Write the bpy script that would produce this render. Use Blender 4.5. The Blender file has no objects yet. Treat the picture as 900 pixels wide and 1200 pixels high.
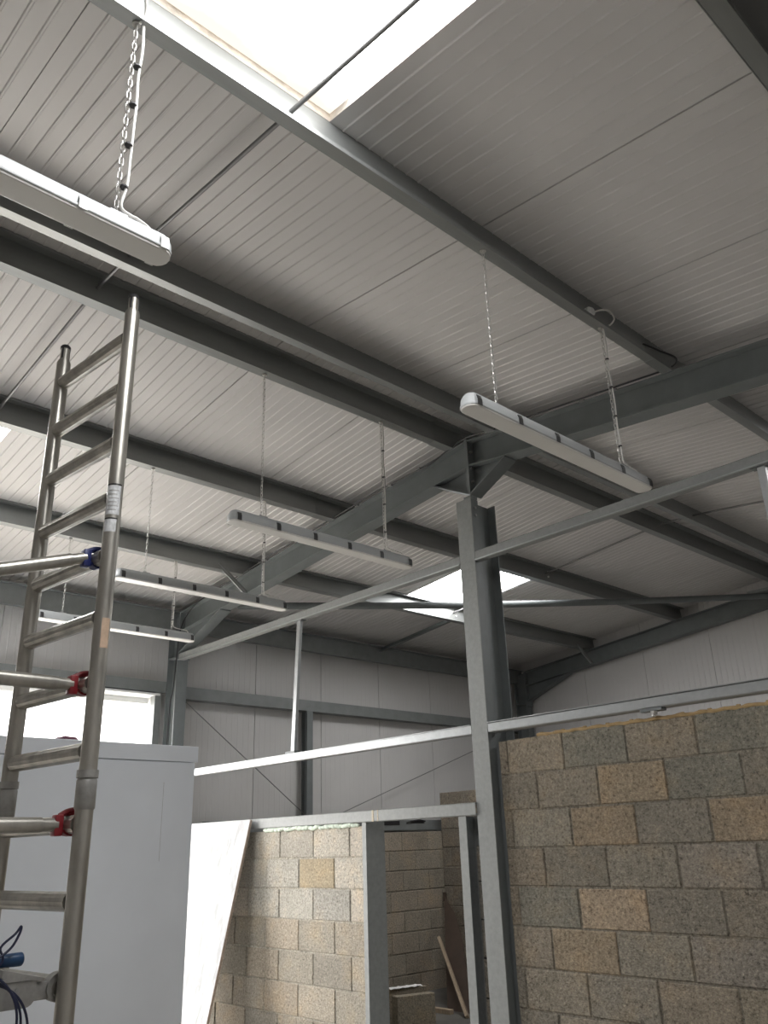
import bpy, bmesh, math, random
from mathutils import Vector, Matrix, Euler

random.seed(7)
COL = bpy.context.scene.collection
PI = math.pi

# ------------------------------------------------------------------ materials
def new_mat(name):
    m = bpy.data.materials.new(name)
    m.use_nodes = True
    nt = m.node_tree
    b = nt.nodes['Principled BSDF']
    return m, nt, b

def ramp(nt, fac, stops):
    r = nt.nodes.new('ShaderNodeValToRGB')
    els = r.color_ramp.elements
    els[0].position, els[0].color = stops[0][0], (*stops[0][1], 1)
    els[1].position, els[1].color = stops[-1][0], (*stops[-1][1], 1)
    for p, c in stops[1:-1]:
        e = els.new(p); e.color = (*c, 1)
    nt.links.new(fac, r.inputs['Fac'])
    return r.outputs['Color']

def noise(nt, scale, detail=3, rough=.55, vec=None):
    n = nt.nodes.new('ShaderNodeTexNoise')
    n.inputs['Scale'].default_value = scale
    n.inputs['Detail'].default_value = detail
    n.inputs['Roughness'].default_value = rough
    if vec is not None:
        nt.links.new(vec, n.inputs['Vector'])
    return n.outputs['Fac']

def objvec(nt, scale=(1, 1, 1)):
    tc = nt.nodes.new('ShaderNodeTexCoord')
    mp = nt.nodes.new('ShaderNodeMapping')
    mp.inputs['Scale'].default_value = scale
    nt.links.new(tc.outputs['Object'], mp.inputs['Vector'])
    return mp.outputs['Vector']

def bump(nt, b, h, strength=.3, dist=.01):
    bp = nt.nodes.new('ShaderNodeBump')
    bp.inputs['Strength'].default_value = strength
    bp.inputs['Distance'].default_value = dist
    nt.links.new(h, bp.inputs['Height'])
    nt.links.new(bp.outputs['Normal'], b.inputs['Normal'])

def simple(name, c, rough=.5, metal=0., var=.12, scale=6, bumps=0, stretch=(1, 1, 1), spec=.5):
    m, nt, b = new_mat(name)
    v = objvec(nt, stretch)
    f = noise(nt, scale, 4, .6, v)
    lo = tuple(max(0, x * (1 - var)) for x in c); hi = tuple(min(1, x * (1 + var)) for x in c)
    nt.links.new(ramp(nt, f, [(.3, lo), (.7, hi)]), b.inputs['Base Color'])
    b.inputs['Roughness'].default_value = rough
    b.inputs['Metallic'].default_value = metal
    b.inputs['Specular IOR Level'].default_value = spec
    if bumps:
        bump(nt, b, noise(nt, scale * 6, 3, .6, v), bumps, .004)
    return m

M = {}
M['sheet'] = simple('white_coated_sheet', (.615, .60, .59), .42, 0, .04, 1.2)
M['wallsheet'] = simple('grey_white_coated_sheet', (.56, .55, .54), .42, 0, .04, 1.2)
M['purlin'] = simple('dull_galvanised_purlin', (.27, .28, .275), .40, .55, .10, 9, 0, (1, .15, 1))
M['railgrey'] = simple('dull_grey_rail_steel', (.20, .212, .21), .48, .15, .10, 8)
M['steel'] = simple('grey_painted_steel', (.155, .17, .172), .48, 0, .10, 7)
M['galv'] = simple('galvanised_steel', (.245, .255, .25), .58, .12, .10, 30, .04)
M['galv_bright'] = simple('bright_galvanised_steel', (.37, .385, .39), .38, .5, .08, 22, .03)
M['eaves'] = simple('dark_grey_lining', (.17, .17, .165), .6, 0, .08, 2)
M['rod'] = simple('zinc_rod', (.22, .22, .22), .45, .5, .1, 10)
M['alu'] = simple('scuffed_aluminium', (.40, .385, .35), .34, .8, .24, 14, .05, (1, 1, .3))
M['alu_dull'] = simple('dull_aluminium_casting', (.36, .355, .34), .5, .6, .2, 18, .08)
M['black'] = simple('black_plastic', (.018, .018, .02), .45, 0, .1, 8)
M['red'] = simple('red_plastic', (.20, .012, .018), .4, 0, .15, 12)
M['blue'] = simple('blue_plastic', (.012, .02, .11), .4, 0, .15, 12)
M['toolblue'] = simple('teal_blue_plastic', (.008, .045, .12), .4, 0, .12, 14)
M['cableblue'] = simple('dark_blue_cable', (.012, .016, .05), .45, 0, .1, 8)
M['white'] = simple('white_plastic', (.74, .75, .74), .35, 0, .04, 6)
M['flex'] = simple('white_flex', (.66, .65, .62), .4, 0, .05, 10)
M['diffuser'] = simple('opal_diffuser', (.74, .73, .70), .38, 0, .03, 5)
M['housing'] = simple('light_grey_housing', (.42, .435, .44), .42, 0, .05, 6)
M['clip'] = simple('stainless_clip', (.35, .35, .35), .3, .8, .1, 20)
M['clipdark'] = simple('dark_steel_clip', (.07, .07, .07), .4, .3, .1, 20)
M['chain'] = simple('zinc_chain', (.55, .54, .52), .32, .7, .1, 40)
M['box'] = simple('white_faced_panel', (.82, .865, .93), .38, 0, .025, 2)
M['label'] = simple('worn_paper_label', (.55, .56, .57), .6, 0, .30, 60, 0, (1, 1, .6))
M['tape'] = simple('peach_tape_residue', (.55, .40, .29), .7, 0, .12, 40)
M['wood'] = simple('pale_timber', (.30, .235, .165), .7, 0, .22, 9, .15, (6, 6, .4))
M['darkply'] = simple('brown_board', (.05, .033, .024), .6, 0, .2, 8, .1)
M['edge'] = simple('chipboard_edge', (.36, .29, .24), .8, 0, .2, 60)
M['paper'] = simple('white_paper', (.80, .79, .78), .6, 0, .06, 12)
M['yellow'] = simple('yellow_foam', (.36, .25, .12), .8, 0, .18, 25, .3)
M['foam'] = simple('pale_green_foam', (.62, .70, .60), .85, 0, .14, 40, .5)
M['rag'] = simple('maroon_rag', (.16, .07, .10), .9, 0, .2, 30)
M['ground'] = simple('pale_concrete_yard', (.56, .53, .48), .9, 0, .1, 2)
M['outdoor'] = simple('white_render', (.80, .80, .80), .9, 0, .04, 2)
M['rust'] = simple('rust_streak', (.42, .36, .27), .7, .2, .3, 40)

def mk_floor():
    m, nt, b = new_mat('concrete_floor')
    v = objvec(nt)
    f = noise(nt, 1.6, 6, .6, v)
    nt.links.new(ramp(nt, f, [(.25, (.36, .34, .305)), (.75, (.50, .47, .425))]), b.inputs['Base Color'])
    b.inputs['Roughness'].default_value = .75
    bump(nt, b, noise(nt, 40, 4, .6, v), .15, .004)
    return m
M['floor'] = mk_floor()

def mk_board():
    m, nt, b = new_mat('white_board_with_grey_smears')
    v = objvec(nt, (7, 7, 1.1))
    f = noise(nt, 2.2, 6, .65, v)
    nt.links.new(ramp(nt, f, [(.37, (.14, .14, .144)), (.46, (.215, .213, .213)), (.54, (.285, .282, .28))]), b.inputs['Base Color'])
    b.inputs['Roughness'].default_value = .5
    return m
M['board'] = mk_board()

def mk_block(name, mul=1., vcol=True):
    m, nt, b = new_mat(name)
    at = nt.nodes.new('ShaderNodeAttribute'); at.attribute_name = 'col'
    v = objvec(nt)
    f = noise(nt, 58, 6, .78, v)
    sp = ramp(nt, f, [(.35, (.22, .21, .20)), (.44, (.78, .77, .76)), (.56, (1.05, 1.05, 1.04)), (.68, (1.65, 1.6, 1.52))])
    mx = nt.nodes.new('ShaderNodeMix'); mx.data_type = 'RGBA'; mx.blend_type = 'MULTIPLY'
    mx.inputs['Factor'].default_value = .85
    nt.links.new(at.outputs['Color'], mx.inputs[6]); nt.links.new(sp, mx.inputs[7])
    f2 = noise(nt, 4.2, 4, .6, v)
    mx2 = nt.nodes.new('ShaderNodeMix'); mx2.data_type = 'RGBA'; mx2.blend_type = 'MULTIPLY'
    mx2.inputs['Factor'].default_value = 1
    nt.links.new(mx.outputs[2], mx2.inputs[6])
    nt.links.new(ramp(nt, f2, [(.3, (.87, .875, .865)), (.5, (1., 1., 1.)), (.72, (1.15, 1.07, .96))]), mx2.inputs[7])
    nt.links.new(mx2.outputs[2], b.inputs['Base Color'])
    b.inputs['Roughness'].default_value = .92
    b.inputs['Specular IOR Level'].default_value = .15
    n2 = nt.nodes.new('ShaderNodeTexVoronoi'); n2.inputs['Scale'].default_value = 95
    nt.links.new(v, n2.inputs['Vector'])
    ad = nt.nodes.new('ShaderNodeMath'); ad.operation = 'ADD'
    nt.links.new(f, ad.inputs[0]); nt.links.new(n2.outputs['Distance'], ad.inputs[1])
    bump(nt, b, ad.outputs[0], .55, .008)
    return m
M['block'] = mk_block('concrete_block')

SKY = 5.8
def mk_rooflight(strength):
    # translucent plastic sheet lit through by the sky, dirt gathered along its lower end
    m = bpy.data.materials.new('rooflight_sheet'); m.use_nodes = True
    nt = m.node_tree; nt.nodes.clear()
    out = nt.nodes.new('ShaderNodeOutputMaterial')
    em = nt.nodes.new('ShaderNodeEmission')
    v = objvec(nt)
    f = noise(nt, 3, 4, .6, v)
    tc = nt.nodes.new('ShaderNodeTexCoord'); sx = nt.nodes.new('ShaderNodeSeparateXYZ')
    nt.links.new(tc.outputs['Object'], sx.inputs[0])
    ad = nt.nodes.new('ShaderNodeMath'); ad.operation = 'MULTIPLY_ADD'
    nt.links.new(f, ad.inputs[0]); ad.inputs[1].default_value = -.22; nt.links.new(sx.outputs['X'], ad.inputs[2])
    mr = nt.nodes.new('ShaderNodeMapRange'); mr.inputs['From Min'].default_value = -2.17; mr.inputs['From Max'].default_value = -1.98
    nt.links.new(ad.outputs[0], mr.inputs['Value'])
    dirt = ramp(nt, mr.outputs[0], [(0, (.072, .064, .054)), (.35, (.085, .08, .075)), (.6, (.13, .128, .125)), (1, (1, 1, 1))])
    far = nt.nodes.new('ShaderNodeMath'); far.operation = 'LESS_THAN'; nt.links.new(sx.outputs['X'], far.inputs[0]); far.inputs[1].default_value = -3.
    mxd = nt.nodes.new('ShaderNodeMix'); mxd.data_type = 'RGBA'
    nt.links.new(far.outputs[0], mxd.inputs['Factor']); nt.links.new(dirt, mxd.inputs[6]); mxd.inputs[7].default_value = (1, 1, 1, 1)
    nt.links.new(mxd.outputs[2], em.inputs['Color'])
    em.inputs['Strength'].default_value = strength
    nt.links.new(em.outputs[0], out.inputs['Surface'])
    return m
M['rooflight'] = mk_rooflight(8.5)
M['curb'] = simple('soiled_rooflight_edge', (.55, .50, .44), .7, 0, .35, 9)

# ------------------------------------------------------------------ mesh helpers
class MB:
    """collects shapes in world coordinates and links them as one mesh object"""
    def __init__(s):
        s.bm = bmesh.new()
        s.col = None
    def verts(s, pts):
        return [s.bm.verts.new(p) for p in pts]
    def face(s, vs):
        try:
            return s.bm.faces.new(vs)
        except ValueError:
            return None
    def box(s, a, b, bev=0, mat=None):
        x0, y0, z0 = (min(a[i], b[i]) for i in range(3)); x1, y1, z1 = (max(a[i], b[i]) for i in range(3))
        bm2 = bmesh.new()
        bmesh.ops.create_cube(bm2, size=1)
        bmesh.ops.scale(bm2, vec=(x1 - x0, y1 - y0, z1 - z0), verts=bm2.verts)
        bmesh.ops.translate(bm2, vec=((x0 + x1) / 2, (y0 + y1) / 2, (z0 + z1) / 2), verts=bm2.verts)
        if bev:
            bmesh.ops.bevel(bm2, geom=list(bm2.edges), offset=bev, segments=2, profile=.5, affect='EDGES')
        if mat is not None:
            bmesh.ops.transform(bm2, matrix=mat, verts=bm2.verts)
        s.merge(bm2); return s
    def merge(s, bm2):
        me = bpy.data.meshes.new('tmp'); bm2.to_mesh(me); bm2.free()
        s.bm.from_mesh(me); bpy.data.meshes.remove(me)
    def prism(s, poly, d0, d1, place):
        """closed polygon swept between two stations; place(u, v, d) -> point"""
        a = s.verts([place(u, v, d0) for u, v in poly]); b = s.verts([place(u, v, d1) for u, v in poly])
        n = len(poly)
        for i in range(n):
            s.face([a[i], a[(i + 1) % n], b[(i + 1) % n], b[i]])
        s.face(a[::-1]); s.face(b)
        return s
    def tube(s, pts, r, n=12, cap=True, radii=None):
        pts = [Vector(p) for p in pts]
        rings = []
        up = None
        for i, p in enumerate(pts):
            t = (pts[min(i + 1, len(pts) - 1)] - pts[max(i - 1, 0)]).normalized()
            if up is None:
                ref = Vector((0, 0, 1)) if abs(t.z) < .9 else Vector((1, 0, 0))
                up = (ref - t * ref.dot(t)).normalized()
            else:
                up = (up - t * up.dot(t)).normalized()
            side = t.cross(up)
            rr = radii[i] if radii else r
            rings.append(s.verts([p + (up * math.cos(2 * PI * k / n) + side * math.sin(2 * PI * k / n)) * rr for k in range(n)]))
        for a, b in zip(rings, rings[1:]):
            for k in range(n):
                s.face([a[k], a[(k + 1) % n], b[(k + 1) % n], b[k]])
        if cap:
            s.face(rings[0][::-1]); s.face(rings[-1])
        return s
    def bar(s, p, q, w, h=None, up=(0, 0, 1)):
        """rectangular bar from p to q"""
        h = h or w
        p, q = Vector(p), Vector(q); t = (q - p).normalized(); u = Vector(up)
        u = (u - t * u.dot(t)).normalized(); sd = t.cross(u)
        sec = [(-w / 2, -h / 2), (w / 2, -h / 2), (w / 2, h / 2), (-w / 2, h / 2)]
        s.prism(sec, 0, (q - p).length, lambda a, b, d: p + t * d + sd * a + u * b)
        return s
    def build(s, name, mat, parent=None, smooth=40):
        bmesh.ops.remove_doubles(s.bm, verts=s.bm.verts, dist=1e-6)
        bmesh.ops.recalc_face_normals(s.bm, faces=s.bm.faces)
        me = bpy.data.meshes.new(name)
        off = Vector((0, 0, 0))
        p = parent
        while p is not None:
            off += Vector(p.location); p = p.parent
        if off.length:
            bmesh.ops.translate(s.bm, vec=-off, verts=s.bm.verts)
        s.bm.to_mesh(me); s.bm.free()
        me.materials.append(mat)
        if smooth:
            me.polygons.foreach_set('use_smooth', [True] * len(me.polygons))
            try:
                me.set_sharp_from_angle(angle=math.radians(smooth))
            except Exception:
                pass
        o = bpy.data.objects.new(name, me); COL.objects.link(o)
        if parent is not None:
            o.parent = parent
        return o

def tag(o, label, cat, group=None, kind=None):
    o['label'] = label; o['category'] = cat
    if group: o['group'] = group
    if kind: o['kind'] = kind
    return o

def thing(name, loc, label, cat, group=None):
    e = bpy.data.objects.new(name, None); COL.objects.link(e)
    e.location = loc; e.empty_display_size = .1
    return tag(e, label, cat, group)

def struct(o, label, cat):
    return tag(o, label, cat, None, 'structure')

def smoothpath(pts, sub=6):
    """Catmull-Rom through the points"""
    P = [Vector(p) for p in pts]
    P = [P[0] * 2 - P[1]] + P + [P[-1] * 2 - P[-2]]
    out = []
    for i in range(1, len(P) - 2):
        for k in range(sub):
            t = k / sub
            a, b, c, d = P[i - 1], P[i], P[i + 1], P[i + 2]
            out.append(.5 * ((2 * b) + (c - a) * t + (2 * a - 5 * b + 4 * c - d) * t * t + (3 * b - a - 3 * c + d) * t ** 3))
    out.append(P[-2])
    return out

# ------------------------------------------------------------------ dimensions
# origin: the camera, 1.63 m above the floor; X across the building, Y along it
FL = -1.63
XR, ZR, SL = -3.77, 2.90, .105          # ridge line, underside of purlins there, roof slope
ANG = math.atan(SL)
def zr(x, d=0): return ZR - SL * abs(x - XR) + d
PH = .172                                # purlin height
YA, YB = -4.6, 10.68                     # gable walls
XW, XE = -8.38, .86                      # side walls (inner faces)
FY = 4.47                                # front of the middle frame and of the partition

# ------------------------------------------------------------------ setting: floor, yard, walls, roof
floor = MB().box((XW - .12, YA - .1, FL - .15), (XE + .12, YB + .12, FL)).build('floor', M['floor'], smooth=0)
struct(floor, 'grey concrete floor of the unit', 'floor')
struct(MB().box((-8.1, FY + .16, FL - .02), (-2.6, 8.4, FL + .006)).build('floor_inner', simple('shade_toned_concrete', (.10, .095, .085), .85, 0, .2, 4), smooth=0), 'floor of the dim room behind the doorway, shade painted into its colour', 'floor')  # thin added slab, its dark colour stands in for the dimness of the inner room
yard = MB().box((XW - 30, YA - 16, FL - .25), (XW - .13, YB + 16, FL - .02)).build('ground', M['ground'], smooth=0)
struct(yard, 'pale yard outside the open loading door', 'ground')

def ribbed(mb, along, y0, y1, pt, pitch=1 / 13., holes=(), s0=0., s1=1., rw=.017, rd=.006, joint=.0):
    """ribbed lining sheet: ribs protrude by rd, run along s from s0 to s1; holes = [(ya, yb, sa, sb)]
    pt(y, s, d) -> point, d = distance toward the room"""
    prof = []
    y = math.floor(y0) + .73 - 1
    k = 0
    while y < y1 + pitch:
        if k % 13 == 0:      # side lap of two sheets: a narrow deep gap
            prof += [(y - .0045, 0), (y - .004, -.016), (y + .004, -.016), (y + .0045, 0)]
        else:
            prof += [(y - rw / 2, 0), (y - rw * .22, rd), (y + rw * .22, rd), (y + rw / 2, 0)]
        y += pitch; k += 1
    prof = [p for p in prof if y0 < p[0] < y1]
    for h in holes:
        prof = [p for p in prof if abs(p[0] - h[0]) > .004 and abs(p[0] - h[1]) > .004]
        prof += [(h[0], 0), (h[1], 0)]
    prof = sorted([(y0, 0)] + prof + [(y1, 0)])
    ss = sorted({s0, s1} | {h[2] for h in holes} | {h[3] for h in holes})
    grid = [[mb.bm.verts.new(pt(yy, s, d)) for s in ss] for yy, d in prof]
    for i in range(len(prof) - 1):
        ym = (prof[i][0] + prof[i + 1][0]) / 2
        for j in range(len(ss) - 1):
            sm = (ss[j] + ss[j + 1]) / 2
            if any(h[0] < ym < h[1] and h[2] < sm < h[3] for h in holes):
                continue
            mb.face([grid[i][j], grid[i + 1][j], grid[i + 1][j + 1], grid[i][j + 1]])
    return mb

RL = [(.73, 1.73), (6.77, 7.77)]                       # rooflight bays along Y
NX = (-2.085, -.70); FX = (-6.87, -5.40)                # near and far slope rooflights
SH = PH + .003
def roof_slope(name, xa, xb, hx, label):
    mb = MB()
    holes = [(a, b, hx[0], hx[1]) for a, b in RL]
    ribbed(mb, 'x', YA - .1, YB + .12, lambda y, x, d: Vector((x, y, zr(x, SH) - d)), holes=holes, s0=xa, s1=xb)
    # weather side of the panels, 80 mm above
    ys = sorted({YA - .1, YB + .12} | {v for r in RL for v in r}); xs = sorted({xa, xb, *hx})
    for i in range(len(ys) - 1):
        for j in range(len(xs) - 1):
            ym, xm = (ys[i] + ys[i + 1]) / 2, (xs[j] + xs[j + 1]) / 2
            if any(a < ym < b for a, b in RL) and hx[0] < xm < hx[1]:
                continue
            mb.face(mb.verts([(xs[j], ys[i], zr(xs[j], SH + .08)), (xs[j + 1], ys[i], zr(xs[j + 1], SH + .08)),
                              (xs[j + 1], ys[i + 1], zr(xs[j + 1], SH + .08)), (xs[j], ys[i + 1], zr(xs[j], SH + .08))]))
    o = mb.build(name, M['sheet'], smooth=0)
    struct(o, label, 'ceiling')
    return o
roof_slope('ceiling_far', XW - .1, XR, FX, 'ribbed off-white roof lining sheets on the slope beyond the ridge')
roof_slope('ceiling_near', XR, -.645, NX, 'ribbed off-white roof lining sheets on the slope nearest the viewer')

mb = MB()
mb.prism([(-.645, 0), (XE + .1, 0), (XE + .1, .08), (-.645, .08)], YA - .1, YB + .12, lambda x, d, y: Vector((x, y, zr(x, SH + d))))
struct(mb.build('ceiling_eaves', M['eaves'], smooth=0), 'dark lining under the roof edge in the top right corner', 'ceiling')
def rooflight(n, y, hx, label):
    mb = MB()
    zt = lambda x: zr(x, SH + .045)
    a, b = y
    mb.face(mb.verts([(hx[0], a, zt(hx[0])), (hx[1], a, zt(hx[1])), (hx[1], b, zt(hx[1])), (hx[0], b, zt(hx[0]))]))
    o = mb.build('window_%d' % n, M['rooflight'], smooth=0)
    struct(o, label, 'rooflight')
    # upstand between sheet and rooflight
    cb = MB()
    for (p, q) in (((hx[0], a), (hx[1], a)), ((hx[1], a), (hx[1], b)), ((hx[1], b), (hx[0], b)), ((hx[0], b), (hx[0], a))):
        cb.face(cb.verts([(p[0], p[1], zr(p[0], SH)), (q[0], q[1], zr(q[0], SH)), (q[0], q[1], zr(q[0], SH + .08)), (p[0], p[1], zr(p[0], SH + .08))]))
    cb.build('window_frame', M['curb'], o, smooth=0)
    return o
rooflight(1, RL[0], NX, 'bright white rooflight at the top of the photo above the nearest purlin')
rooflight(2, RL[0], FX, 'rooflight at the left edge beyond the scaffold frame')
rooflight(3, RL[1], FX, 'small bright rooflight behind the central steel post')
rooflight(4, RL[1], NX, 'rooflight in the far bay of the near slope')

# far side wall with the loading-door opening
DY = (.35, 4.385); DH = 1.575
mb = MB()
ribbed(mb, 'z', YA, YB + .1, lambda y, z, d: Vector((XW + d, y, z)), holes=[(DY[0], DY[1], FL - .1, DH)], s0=FL - .1, s1=zr(XW, SH), rw=.014, rd=.0016)
for (ya, yb, za, zb) in ((YA, DY[0], FL - .1, 2.7), (DY[1], YB + .1, FL - .1, 2.7), (DY[0], DY[1], DH, 2.7)):
    mb.face(mb.verts([(XW - .08, ya, za), (XW - .08, yb, za), (XW - .08, yb, zb), (XW - .08, ya, zb)]))
struct(mb.build('wall_left', M['wallsheet'], smooth=0), 'ribbed grey-white cladding of the far side wall', 'wall')
# flashing round the opening
mb = MB()
mb.box((XW - .10, DY[0] - .03, DH - .012), (XW + .155, DY[1] + .02, DH + .012), .002)
mb.box((XW - .14, DY[0] - .03, DH - .07), (XW - .075, DY[1] + .02, DH + .02), .002)
mb.box((XW - .10, DY[1] - .005, FL), (XW + .0, DY[1] + .02, DH), .002)
struct(mb.build('trim_1', M['white'], smooth=0), 'pale flashing round the head of the open loading door', 'trim')
# white building across the yard seen in the right of the opening
mb = MB().box((XW - 9, 4.35, FL - .02), (XW - 3.4, 9, 4.2), .02)
struct(mb.build('wall_outside', M['outdoor'], smooth=0), 'white wall across the yard seen through the door opening', 'wall')

def gable(name, y, sgn, label):
    mb = MB()
    # two halves because the head slopes both ways; ribs vertical
    for xa, xb in ((XW, XR), (XR, XE)):
        prof = []
        x = math.floor(xa) + .96; k = 0
        while x < xb:
            prof += ([(x - .0035, 0), (x - .003, -.012), (x + .003, -.012), (x + .0035, 0)] if k % 13 == 0 else
                     [(x - .007, 0), (x - .003, .0026), (x + .003, .0026), (x + .007, 0)])
            x += 1 / 13.; k += 1
        prof = [(xa, 0)] + [p for p in prof if xa < p[0] < xb] + [(xb, 0)]
        lo = [mb.bm.verts.new((px, y + sgn * d, FL - .1)) for px, d in prof]
        hi = [mb.bm.verts.new((px, y + sgn * d, zr(px, SH + .02))) for px, d in prof]
        for i in range(len(prof) - 1):
            mb.face([lo[i], lo[i + 1], hi[i + 1], hi[i]])
    struct(mb.build(name, M['wallsheet'], smooth=0), label, 'wall')
gable('wall_back', YB, -1, 'ribbed grey-white cladding of the far gable wall')
gable('wall_front', YA, 1, 'ribbed cladding of the gable wall behind the viewer')
mb = MB(); ribbed(mb, 'z', YA, YB + .1, lambda y, z, d: Vector((XE - d, y, z)), s0=FL - .1, s1=zr(XE, SH))
struct(mb.build('wall_right', M['wallsheet'], smooth=0), 'ribbed cladding of the near side wall', 'wall')

# ------------------------------------------------------------------ block walls
PAL = [(.262, .233, .188), (.25, .227, .186), (.272, .237, .19), (.257, .229, .186), (.247, .225, .187), (.277, .24, .19)]
TAN = (.31, .254, .185); ORANGE = (.30, .243, .177); GREENISH = (.226, .214, .178); MORTAR = (.25, .226, .187)
def block_wall(name, origin, du, length, top, bottom, thick, off, label, special=None, pal=PAL, nrm=None, mort=MORTAR, jx=.45, dirty=False):
    """stretcher-bond wall: origin (x, y) of the left end seen from the room, du = unit run direction,
    nrm = unit direction toward the viewer"""
    mb = MB(); lay = mb.bm.loops.layers.float_color.new('col')
    du = Vector((*du, 0)); nr = Vector((*nrm, 0)); o = Vector((*origin, 0))
    def P(u, z, d): return o + du * u + nr * d + Vector((0, 0, z))
    def paint(fs, c):
        for f in fs:
            if f:
                for l in f.loops: l[lay] = (*c, 1)
    # mortar body
    a = [P(0, bottom, -.006), P(length, bottom, -.006), P(length, top - .004, -.006), P(0, top - .004, -.006)]
    b = [P(0, bottom, -thick), P(length, bottom, -thick), P(length, top - .004, -thick), P(0, top - .004, -thick)]
    va, vb = mb.verts(a), mb.verts(b)
    fs = [mb.face(va), mb.face(vb[::-1])] + [mb.face([va[i], va[(i + 1) % 4], vb[(i + 1) % 4], vb[i]]) for i in range(4)]
    paint(fs, mort)
    row = 0; z1 = top
    while z1 > bottom + .01:
        z0 = max(bottom, z1 - .215)
        u = off[row % 2] - jx
        while u >= 0: u -= jx
        k = 0
        while u < length:
            ua, ub = max(0, u + .005), min(length, u + jx - .005)
            if ub - ua > .02:
                c = random.choice(pal)
                g = random.uniform(.88, 1.1); c = tuple(x * g for x in c)
                if dirty and row >= 3: c = (c[0] * .84, c[1] * .81, c[2] * .77)
                mid = (u + jx / 2)
                if special:
                    for (r, su, sc) in special:
                        if r == row and abs(su - mid) < jx * .45: c = sc
                jt = [random.uniform(-.0025, .0025) for _ in range(4)]; e = .006; dd = random.uniform(0, .003)
                outer = [P(ua + jt[0], z0 + jt[1], -.004), P(ub + jt[2], z0 + jt[1], -.004), P(ub + jt[2], z1 + jt[3], -.004), P(ua + jt[0], z1 + jt[3], -.004)]
                inner = [P(ua + e + jt[0], z0 + e, dd), P(ub - e + jt[2], z0 + e, dd), P(ub - e + jt[2], z1 - e, dd), P(ua + e + jt[0], z1 - e, dd)]
                wo, wi = mb.verts(outer), mb.verts(inner)
                fs = [mb.face(wi)] + [mb.face([wo[i], wo[(i + 1) % 4], wi[(i + 1) % 4], wi[i]]) for i in range(4)]
                paint(fs, c)
                # head or end of the block where it shows
                if row == 0:
                    t2 = mb.verts([outer[3], outer[2], P(ub, z1, -thick), P(ua, z1, -thick)])
                    paint([mb.face(t2)], c)
            u += jx; k += 1
        z1 -= .225; row += 1
    bmesh.ops.recalc_face_normals(mb.bm, faces=mb.bm.faces)
    ob = mb.build(name, M['block'], smooth=0)
    struct(ob, label, 'wall')
    return ob
# right wall: joints at X = -3.17 (top course) and -3.42 (next); u = X + 3.72
X0 = -3.725
block_wall('wall_partition_right', (X0, FY + .055), (1, 0), XE - X0, .628, FL, .14, (-3.205 - X0, -3.455 + .025 - X0), 'grey concrete block wall right of the central steel post',
           special=[(0, -3.42 - X0, (.29, .25, .195)), (1, -2.74 - X0, TAN), (2, -2.95 - X0, ORANGE), (2, -2.03 - X0, ORANGE), (0, -2.51 - X0, (.275, .24, .19)), (4, -2.92 - X0, (.38, .305, .225)),
                    (5, -3.14 - X0, TAN), (0, -2.95 - X0, GREENISH), (1, -2.29 - X0, GREENISH), (0, -2.06 - X0, GREENISH), (3, -2.28 - X0, (.285, .255, .215)), (6, -2.25 - X0, (.285, .25, .195)), (4, -3.37 - X0, GREENISH), (5, -2.25 - X0, (.265, .24, .205))],
           nrm=(0, -1))
X1 = -7.95
LP = [tuple(x * m_ for x, m_ in zip(c, (1.83, 1.92, 2.08))) for c in PAL]
block_wall('wall_partition_left', (X1, FY + .012), (1, 0), -5.06 - X1, .144, FL, .14, (-6.131 - X1 + .45, -5.869 - X1), 'concrete block wall behind the leaning white board',
           special=[(1, -5.65 - X1, (.42, .355, .255))], nrm=(0, -1), dirty=True, pal=LP, mort=(.45, .42, .36))
block_wall('wall_inner_side', (-8.0, 3.0 + 1.7), (0, 1), 3.76, .147, FL, .14, (.30, .08), 'dim block wall seen through the doorway', nrm=(1, 0), pal=[(.30, .265, .215), (.285, .255, .21), (.31, .27, .22)], mort=(.27, .245, .20))
block_wall('wall_inner_back', (-7.995, 8.42), (1, 0), 5.3, .62, FL, .14, (.365, .14), 'taller block wall at the back of the doorway view', nrm=(0, -1), pal=[(.25, .22, .18), (.235, .21, .175)], mort=(.22, .20, .17))
block_wall('wall_infill', (-4.005, FY + .075), (1, 0), .088, -.02, FL, .1, (.3, .1), 'narrow block infill between door post and central post', nrm=(0, -1), pal=[(.30, .28, .25)], mort=(.05, .05, .05))

# yellow foam strip on top of the right wall
mb = MB()
pts = [(X0 + .32 + i * .02, FY + .065 + .004 * math.sin(i * 1.3), .636 + .003 * math.sin(i * .9)) for i in range(210)]
mb.tube(pts, .011, 8, radii=[.012 + .0015 * math.sin(i * 1.9) for i in range(210)])
for i in range(26):
    x = X0 + .36 + i * .165
    mb.box((x - .012, FY + .058, .638), (x + .012, FY + .075, .653), .004)
tag(mb.build('foam_strip', M['yellow']), 'yellow foam strip along the top of the right block wall', 'foam strip')
# expanding foam squeezed out under the door-head rail
mb = MB()
r0 = random.Random(3)
x = -6.35
while x < -5.12:
    r = r0.uniform(.012, .024)
    bm2 = bmesh.new(); bmesh.ops.create_icosphere(bm2, subdivisions=2, radius=r)
    bmesh.ops.scale(bm2, vec=(1.5, .8, .8), verts=bm2.verts)
    bmesh.ops.translate(bm2, vec=(x, FY + .006, .151 + r0.uniform(-.006, .008)), verts=bm2.verts)
    mb.merge(bm2); x += r * .95
tag(mb.build('expanding_foam', M['foam']), 'pale green expanding foam under the rail above the left block wall', 'foam')

# ------------------------------------------------------------------ steel frames
def isec(mb, p0, p1, depth, fw, fy, tf=.010, tw=.007, xdir=None):
    pass

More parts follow.
